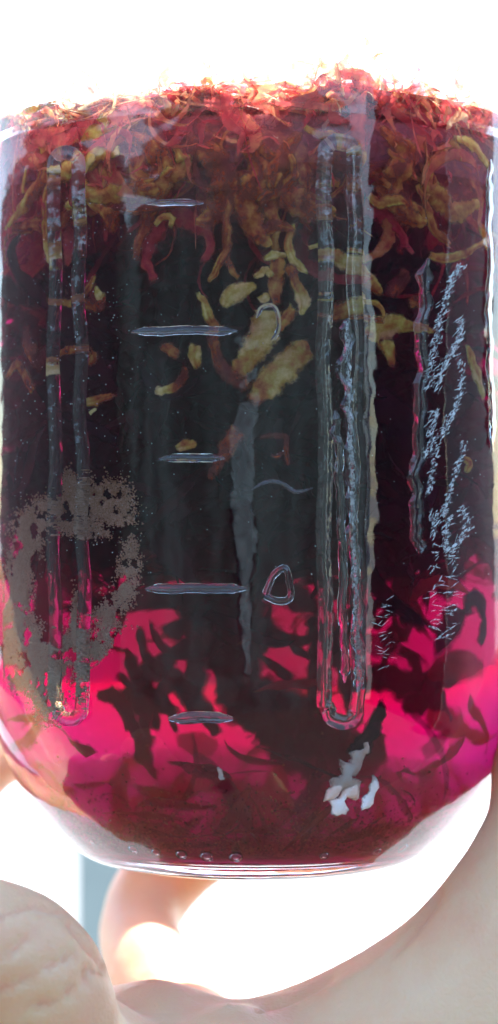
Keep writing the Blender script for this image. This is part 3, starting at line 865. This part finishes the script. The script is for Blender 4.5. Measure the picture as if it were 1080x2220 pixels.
for (bx, by, rx, ry, dn) in blobs:
    k = int(rx * ry * 3.0 * dn)
    for _ in range(k):
        x = bx + rng.normal(0, .5) * rx; y = by + rng.normal(0, .5) * ry
        v = mnoise.fractal(Vector((x * .045, y * .03, 1)), 1, 2, 4)
        if v < -0.12 + rng.normal(0, .12) : continue
        if x < 4: continue
        pts.append(tuple(inside(x, y, 0.0003 + abs(rng.normal(0, .0002))))); tones.append(min(1.1, max(0, (y - 1030) / 420) * .9 + rng.normal(.05, .2)))  # lower flakes paler: the bright background's light is put into their tone
tag(flake_cloud('residue', pts, (0.0001, 0.00036), M_RES, tone=tones), 'powdery gold brown ring of residue stuck inside the lower left wall', 'residue', kind='stuff')

M_DUST = simple('dust', (0.8, 0.8, 0.78), 0.5)
pts = []
for _ in range(420):
    x = rng.uniform(5, 330) if rng.uniform() < .75 else rng.uniform(330, 1060)
    y = rng.uniform(420, 1250)
    pts.append(tuple(on_glass(x, y, 0.00003)))
flake_cloud('dust', pts, (0.00005, 0.00016), M_DUST, seed=9)
tag(bpy.data.objects['dust'], 'fine pale dust specks on the outside of the glass', 'dust', kind='stuff')

# reflections on the right of the wall, painted as raised whitish strokes
M_STREAK, nt, out = mat('reflection_streak')
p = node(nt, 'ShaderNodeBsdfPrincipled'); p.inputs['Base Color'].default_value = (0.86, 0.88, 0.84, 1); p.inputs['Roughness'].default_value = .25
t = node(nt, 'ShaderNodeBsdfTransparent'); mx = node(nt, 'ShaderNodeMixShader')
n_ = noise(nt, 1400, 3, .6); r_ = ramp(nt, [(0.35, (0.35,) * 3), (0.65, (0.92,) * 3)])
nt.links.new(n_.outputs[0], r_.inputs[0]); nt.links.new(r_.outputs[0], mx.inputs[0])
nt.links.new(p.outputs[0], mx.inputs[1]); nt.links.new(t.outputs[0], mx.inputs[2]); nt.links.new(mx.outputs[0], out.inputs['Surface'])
VS, FS = [], []
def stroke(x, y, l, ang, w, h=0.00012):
    """one raised sliver of painted reflection, 2 px or so wide"""
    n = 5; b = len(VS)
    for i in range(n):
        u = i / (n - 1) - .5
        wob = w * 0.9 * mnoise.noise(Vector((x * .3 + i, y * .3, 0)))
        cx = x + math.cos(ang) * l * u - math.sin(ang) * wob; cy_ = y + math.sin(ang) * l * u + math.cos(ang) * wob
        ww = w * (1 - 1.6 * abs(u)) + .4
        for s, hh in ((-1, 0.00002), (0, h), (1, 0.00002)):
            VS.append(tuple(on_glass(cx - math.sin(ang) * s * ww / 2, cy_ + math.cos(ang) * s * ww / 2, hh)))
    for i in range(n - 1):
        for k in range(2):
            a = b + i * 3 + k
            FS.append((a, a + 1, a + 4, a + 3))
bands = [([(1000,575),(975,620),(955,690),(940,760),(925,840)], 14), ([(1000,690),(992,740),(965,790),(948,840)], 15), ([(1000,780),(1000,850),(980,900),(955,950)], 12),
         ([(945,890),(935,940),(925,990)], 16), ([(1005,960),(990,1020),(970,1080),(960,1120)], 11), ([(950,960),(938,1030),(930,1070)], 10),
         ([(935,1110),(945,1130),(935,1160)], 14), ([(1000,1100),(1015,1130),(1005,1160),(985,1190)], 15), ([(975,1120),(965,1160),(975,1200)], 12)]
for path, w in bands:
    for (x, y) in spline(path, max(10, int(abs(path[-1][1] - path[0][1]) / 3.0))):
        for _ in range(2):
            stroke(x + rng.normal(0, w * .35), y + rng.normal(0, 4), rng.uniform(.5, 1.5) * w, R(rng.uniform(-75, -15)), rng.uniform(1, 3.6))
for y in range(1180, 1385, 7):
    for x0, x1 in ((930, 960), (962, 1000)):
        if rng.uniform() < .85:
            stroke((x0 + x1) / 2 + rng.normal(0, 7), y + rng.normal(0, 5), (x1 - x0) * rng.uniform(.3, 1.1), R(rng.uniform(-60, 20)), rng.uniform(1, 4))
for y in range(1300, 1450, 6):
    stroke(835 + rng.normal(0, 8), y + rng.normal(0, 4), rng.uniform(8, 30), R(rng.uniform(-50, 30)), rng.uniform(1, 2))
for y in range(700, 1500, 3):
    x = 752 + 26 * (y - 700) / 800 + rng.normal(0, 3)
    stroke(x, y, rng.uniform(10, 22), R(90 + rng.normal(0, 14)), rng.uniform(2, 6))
me = mesh('reflection_streak', VS, FS)
o = jpart('reflection_streak', me, M_STREAK); o['kind'] = 'stuff'

# bubbles along the foot of the tea
M_BUB = glass_mat('bubble', 1 / 1.333)
def bubble(px, py, r, label, depth=0.001, group=None):
    bm = bmesh.new(); bmesh.ops.create_uvsphere(bm, u_segments=16, v_segments=10, radius=r)
    me = bpy.data.meshes.new('bubble'); bm.to_mesh(me); bm.free()
    o = link('bubble', me, M_BUB)
    o.location = inside(px, py, depth)
    tag(o, label, 'bubble', group)
M_BUB2 = glass_mat('bubble_glass', 1.0 / 1.5)
def base_bubble(px, py, r, label):
    """air bubble caught in the thick glass foot"""
    bm = bmesh.new(); bmesh.ops.create_uvsphere(bm, u_segments=16, v_segments=10, radius=r)
    me = bpy.data.meshes.new('bubble'); bm.to_mesh(me); bm.free()
    o = link('bubble', me, M_BUB2)
    o0, d = ray(px, py)
    s = hit_cyl(o0, d, 0.0330)
    o.location = o0 + d * s
    tag(o, label, 'bubble')
names = ['leftmost', 'second from left', 'third from left', 'fourth from left', 'fifth from left, brightest']
for (x, y, r), nm in zip(((296, 1829, .00065), (344, 1836, .0006), (397, 1842, .0007), (450, 1847, .0008), (512, 1849, .0008)), names):
    base_bubble(x, y, r * 1.5, 'small round bubble at the foot of the tea, ' + nm + ' of the row')
for (x, y, r), nm in zip(((700, 1845, .0006), (812, 1836, .0006), (866, 1828, .0008)), ('just right of the middle', 'right of the middle, beside a larger one', 'larger ring near the right end')):
    base_bubble(x, y, r * 1.4, 'small bubble at the foot of the tea, ' + nm)
base_bubble(175, 1797, .0005, 'tiny bubble at the left end of the foot of the tea')
base_bubble(212, 1808, .0006, 'glinting bubble second from the left end of the foot')
bubble(192, 766, .0006, 'bright round bubble on the orange scrap at the left')
bubble(240, 795, .0004, 'tiny bubble hanging right of the orange scrap at the left')
bubble(575, 1300, .0006, 'small bubble beside the embossed figure')
bubble(905, 1240, .0005, 'small bubble beside the end of the right reflection ridge')

# ------------------------------------------------------------------ the hand
M_SKIN, nt, out = mat('skin')
p = node(nt, 'ShaderNodeBsdfPrincipled')
n1 = noise(nt, 38, 5, .6); r1 = ramp(nt, [(0.3, (0.86, 0.44, 0.25)), (0.5, (0.88, 0.55, 0.31)), (0.72, (0.90, 0.62, 0.37))])
nt.links.new(n1.outputs[0], r1.inputs[0]); nt.links.new(r1.outputs[0], p.inputs['Base Color'])
p.inputs['Roughness'].default_value = .5
p.inputs['Subsurface Weight'].default_value = .6
p.inputs['Subsurface Radius'].default_value = (1.0, 0.35, 0.2)
p.inputs['Subsurface Scale'].default_value = 0.010
v = node(nt, 'ShaderNodeTexVoronoi', feature='DISTANCE_TO_EDGE'); v.inputs['Scale'].default_value = 900
w = noise(nt, 60, 5, .65)
ad = node(nt, 'ShaderNodeMath', operation='MULTIPLY_ADD'); ad.inputs[1].default_value = 6
tc = nt.nodes.new('ShaderNodeTexCoord'); nt.links.new(tc.outputs['Object'], v.inputs['Vector'])
nt.links.new(w.outputs[0], ad.inputs[0]); nt.links.new(v.outputs[0], ad.inputs[2])
b = node(nt, 'ShaderNodeBump'); b.inputs['Strength'].default_value = .22; b.inputs['Distance'].default_value = .0006
nt.links.new(ad.outputs[0], b.inputs['Height']); nt.links.new(b.outputs[0], p.inputs['Normal'])
nt.links.new(p.outputs[0], out.inputs['Surface'])

def at_px(px, py, y):
    d = (y + 0.36)
    return np.array([CAM.x + (px - 540) / F * d, y, (1110 - py) / F * d])

def chain(bm, pts, step=0.0022):
    """pts rows: px, py, y, radius px at that depth"""
    P = np.array([list(at_px(a[0], a[1], a[2])) + [a[3] / F * (a[2] + 0.36)] for a in pts])
    L = np.linalg.norm(np.diff(P[:, :3], axis=0), axis=1).sum()
    for q in spline(P, max(4, int(L / step))):
        bmesh.ops.create_icosphere(bm, subdivisions=2, radius=float(q[3]), matrix=Matrix.Translation(Vector(q[:3])))

bm = bmesh.new()
# thumb side: pad beside the jar, ball of the thumb, palm under the jar
chain(bm, [(1190,1500,-.012,120),(1195,1660,-.016,135),(1190,1820,-.022,150),(1125,2030,-.028,205),(978,2248,-.03,262),(738,2402,-.03,285),(500,2442,-.03,278),(330,2390,-.03,272)])
# heel of the hand, nearer the camera, lower left
chain(bm, [(-150,2060,-.065,190),(-20,2065,-.062,165),(50,2110,-.06,170),(95,2190,-.058,165),(130,2300,-.055,170),(300,2480,-.05,200),(500,2560,-.05,260)])
chain(bm, [(-260,2200,-.05,200),(0,2290,-.05,230),(200,2400,-.045,230)])
# wrist and forearm running down towards the viewer
chain(bm, [(500,2500,-.04,330),(560,2800,-.06,330),(640,3200,-.09,380),(700,3700,-.12,430)], step=.006)
# finger folding up behind the foot of the jar
chain(bm, [(470,2400,-.01,200),(400,2240,.012,125),(330,2110,.034,104),(303,2010,.052,92),(345,1915,.062,92),(450,1820,.064,96),(600,1770,.065,96),(760,1760,.064,88)])
# finger coming round the left side
chain(bm, [(0,2250,-.03,180),(-190,2080,-.01,130),(-215,1900,.015,110),(-130,1740,.034,98),(-22,1628,.052,92),(70,1610,.066,90),(200,1650,.068,92),(360,1650,.068,86),(470,1650,.068,78)])
# two more fingers, off to the left of the frame
chain(bm, [(-160,2100,-.03,160),(-330,1850,-.01,120),(-330,1600,.012,110),(-220,1440,.036,100),(-110,1380,.052,88),(-40,1360,.058,78)])
chain(bm, [(-220,2050,-.035,150),(-430,1700,-.02,110),(-420,1400,.002,98),(-290,1230,.026,90),(-170,1180,.044,80),(-100,1160,.052,70)])
me = bpy.data.meshes.new('hand'); bm.to_mesh(me); bm.free()
hand = link('hand', me, M_SKIN)
tag(hand, 'pale bare hand cupping the foot of the jar, fingers folded behind it', 'hand')
md = hand.modifiers.new('remesh', 'REMESH'); md.mode = 'VOXEL'; md.voxel_size = 0.0013
sm = hand.modifiers.new('smooth', 'SMOOTH'); sm.factor = .5; sm.iterations = 8
dg = bpy.context.evaluated_depsgraph_get()
me2 = bpy.data.meshes.new_from_object(hand.evaluated_get(dg))
hand.modifiers.clear(); hand.data = me2
if not me2.materials: me2.materials.append(M_SKIN)
me2.polygons.foreach_set('use_smooth', [True] * len(me2.polygons))
# skin creases pressed into the mesh along lines of the palm
creases = [([(0,1990),(60,1965),(120,1975)], -.06), ([(0,2150),(90,2105),(160,2070)], -.06), ([(185,2100),(230,2110),(270,2116),(330,2122)], -.05),
           ([(0,2080),(40,2052),(80,2020)], -.07), ([(850,2070),(905,2010),(960,1930)], -.04), ([(40,2190),(130,2165),(190,2120)], -.06), ([(560,2190),(640,2165),(720,2120)], -.04),
           ([(150,2000),(195,2060),(250,2120)], -.05)]
C3 = []
for path, y in creases:
    for q in spline(path, 40): C3.append(at_px(q[0], q[1], 0) - np.array(CAM))
C3 = np.array(C3); C3 = C3 / C3[:, 1:2]
nv = len(me2.vertices); co = np.empty(nv * 3); me2.vertices.foreach_get('co', co); co = co.reshape(-1, 3)
rel = co - np.array(CAM); pr = rel / np.maximum(rel[:, 1:2], .02)
nr = np.empty(nv * 3); me2.vertices.foreach_get('normal', nr); nr = nr.reshape(-1, 3)
dm = np.full(nv, 1e9)
for c in C3: dm = np.minimum(dm, np.hypot(pr[:, 0] - c[0], pr[:, 2] - c[2]))
dm = dm * F / 6.5
front = (nr[:, 1] < 0.1) & (co[:, 1] < 0)
co -= nr * (0.0009 * np.exp(-dm * dm) * front)[:, None]
me2.vertices.foreach_set('co', co.ravel()); me2.update()

# ------------------------------------------------------------------ the place round it
M_GROUND = simple('pale_concrete', (0.40, 0.40, 0.385), .9, nscale=2.0, var=.1)
me = mesh('ground', [(-400, -400, -1.1), (400, -400, -1.1), (400, 900, -1.1), (-400, 900, -1.1)], [(0, 1, 2, 3)])
tag(link('ground', me, M_GROUND), kind='structure')

def box(name, lo, hi, m, label, cat, bev=0.0, parent=None):
    bm = bmesh.new(); bmesh.ops.create_cube(bm, size=1)
    lo = Vector(lo); hi = Vector(hi)
    for v in bm.verts: v.co = Vector(((v.co.x) * (hi.x - lo.x), v.co.y * (hi.y - lo.y), v.co.z * (hi.z - lo.z)))
    if bev: bmesh.ops.bevel(bm, geom=bm.edges[:], offset=bev, segments=2, affect='EDGES')
    me = bpy.data.meshes.new(name); bm.to_mesh(me); bm.free()
    o = link(name, me, m, parent, smooth=False); o.location = (lo + hi) / 2
    if cat: tag(o, label, cat)
    return o
M_POST = simple('grey_green_paint', (0.30, 0.36, 0.33), .6, nscale=8, var=.12)
# a pillar some metres off: seen under the jar at the left
def far(px, py, D): return (CAM.x + (px - 540) / F * D, -0.36 + D, (1110 - py) / F * D)
D = 3.0
a = far(158, 1560, D); b_ = far(292, 2700, D)
box('pillar', (a[0], a[1], -1.1), (b_[0], a[1] + .12, a[2]), M_POST, 'blurred grey green pillar seen between the fingers under the jar', 'pillar', bev=.004)
D = 6.0
a = far(1066, 118, D)
M_WALL = simple('mirrored_dark_wall', (0.10, 0.105, 0.11), .8, nscale=3, var=.3)
M_WALL2 = simple('mirrored_grey_wall', (0.28, 0.31, 0.31), .8, nscale=2, var=.2)

M_WALL = simple('mirrored_dark_wall', (0.07, 0.075, 0.085), .8, nscale=3, var=.3)
M_WALL2 = simple('mirrored_grey_wall', (0.042, 0.066, 0.072), .8, nscale=2.4, var=.9)
M_PALE = simple('mirrored_pale_blue', (0.36, 0.46, 0.52), .6, nscale=6, var=.1)
# unseen walls round the viewer, placed to shape what the glass mirrors
hw = box('mirrored_rear_wall', (-3.56, -2.6, -1.1), (2.35, -2.4, .62), M_WALL2, 'unseen grey wall behind the viewer, placed for the glass to mirror', 'wall')
box('mirrored_left_wall', (-3.7, -2.65, -1.1), (-3.562, 3.2, .75), M_WALL, 'unseen dark wall placed left of the viewer for the glass to mirror', 'wall')
box('mirrored_right_wall', (2.6, -2.2, -1.1), (2.75, -0.15, .75), M_WALL, 'unseen dark wall placed right of the viewer for the glass to mirror', 'wall')
def wavy_sheet(name, rows, y, m, label):
    """an added sheet with wavy edges: rows of (z, x left, x right)"""
    a = spline(rows, 26); vs, fs = [], []
    for i, (z, x0, x1) in enumerate(a):
        for k in range(9):
            u = k / 8
            vs.append((x0 + (x1 - x0) * u + .02 * mnoise.noise(Vector((z * 9, u, 1))), y + .015 * math.sin(u * 14 + z * 3), z))
    for i in range(25):
        for k in range(8):
            fs.append((i * 9 + k, i * 9 + k + 1, i * 9 + k + 10, i * 9 + k + 9))
    o = link(name, mesh(name, vs, fs), m)
    md = o.modifiers.new('thickness', 'SOLIDIFY'); md.thickness = .004
    tag(o, label, 'wavy_sheet')
box('gap_filler', (2.36, -2.5, -1.1), (2.59, -2.42, .62), M_PALE, 'pale blue panel added between two walls for the glass to mirror', 'gap_filler')  # unseen panel added so the glass mirrors a bluish strip
wavy_sheet('mirrored_sheet', [(.17, -.22, .06), (.10, -.30, .08), (.02, -.30, .06), (-.05, -.24, .02), (-.12, -.20, -.02), (-.2, -.18, -.02), (-.3, -.13, -.05)], -2.36, simple('mirrored_blue_sheet', (0.15, 0.21, 0.245), .7, nscale=9, var=.6), 'pale blue sheet added behind the viewer for the glass to mirror')  # unseen sheet added to make the soft bluish reflection in the middle
box('added_far_wall', (2.6, -.13, -1.1), (2.75, 1.5, .75), simple('added_grey_green_wall', (0.26, 0.32, 0.31), .8, nscale=2), 'unseen grey green wall added on the right beyond the dark one', 'wall')  # unseen wall added to grey the reflection near the jar's right edge
box('added_floor', (-3.5, -2.39, -1.09), (2.5, .35, -1.0), simple('added_dark_floor', (0.07, 0.068, 0.065), .8, nscale=3), None, None)  # unseen dark floor added to cut the ground's reflection in the glass
tag(bpy.data.objects['added_floor'], kind='structure')
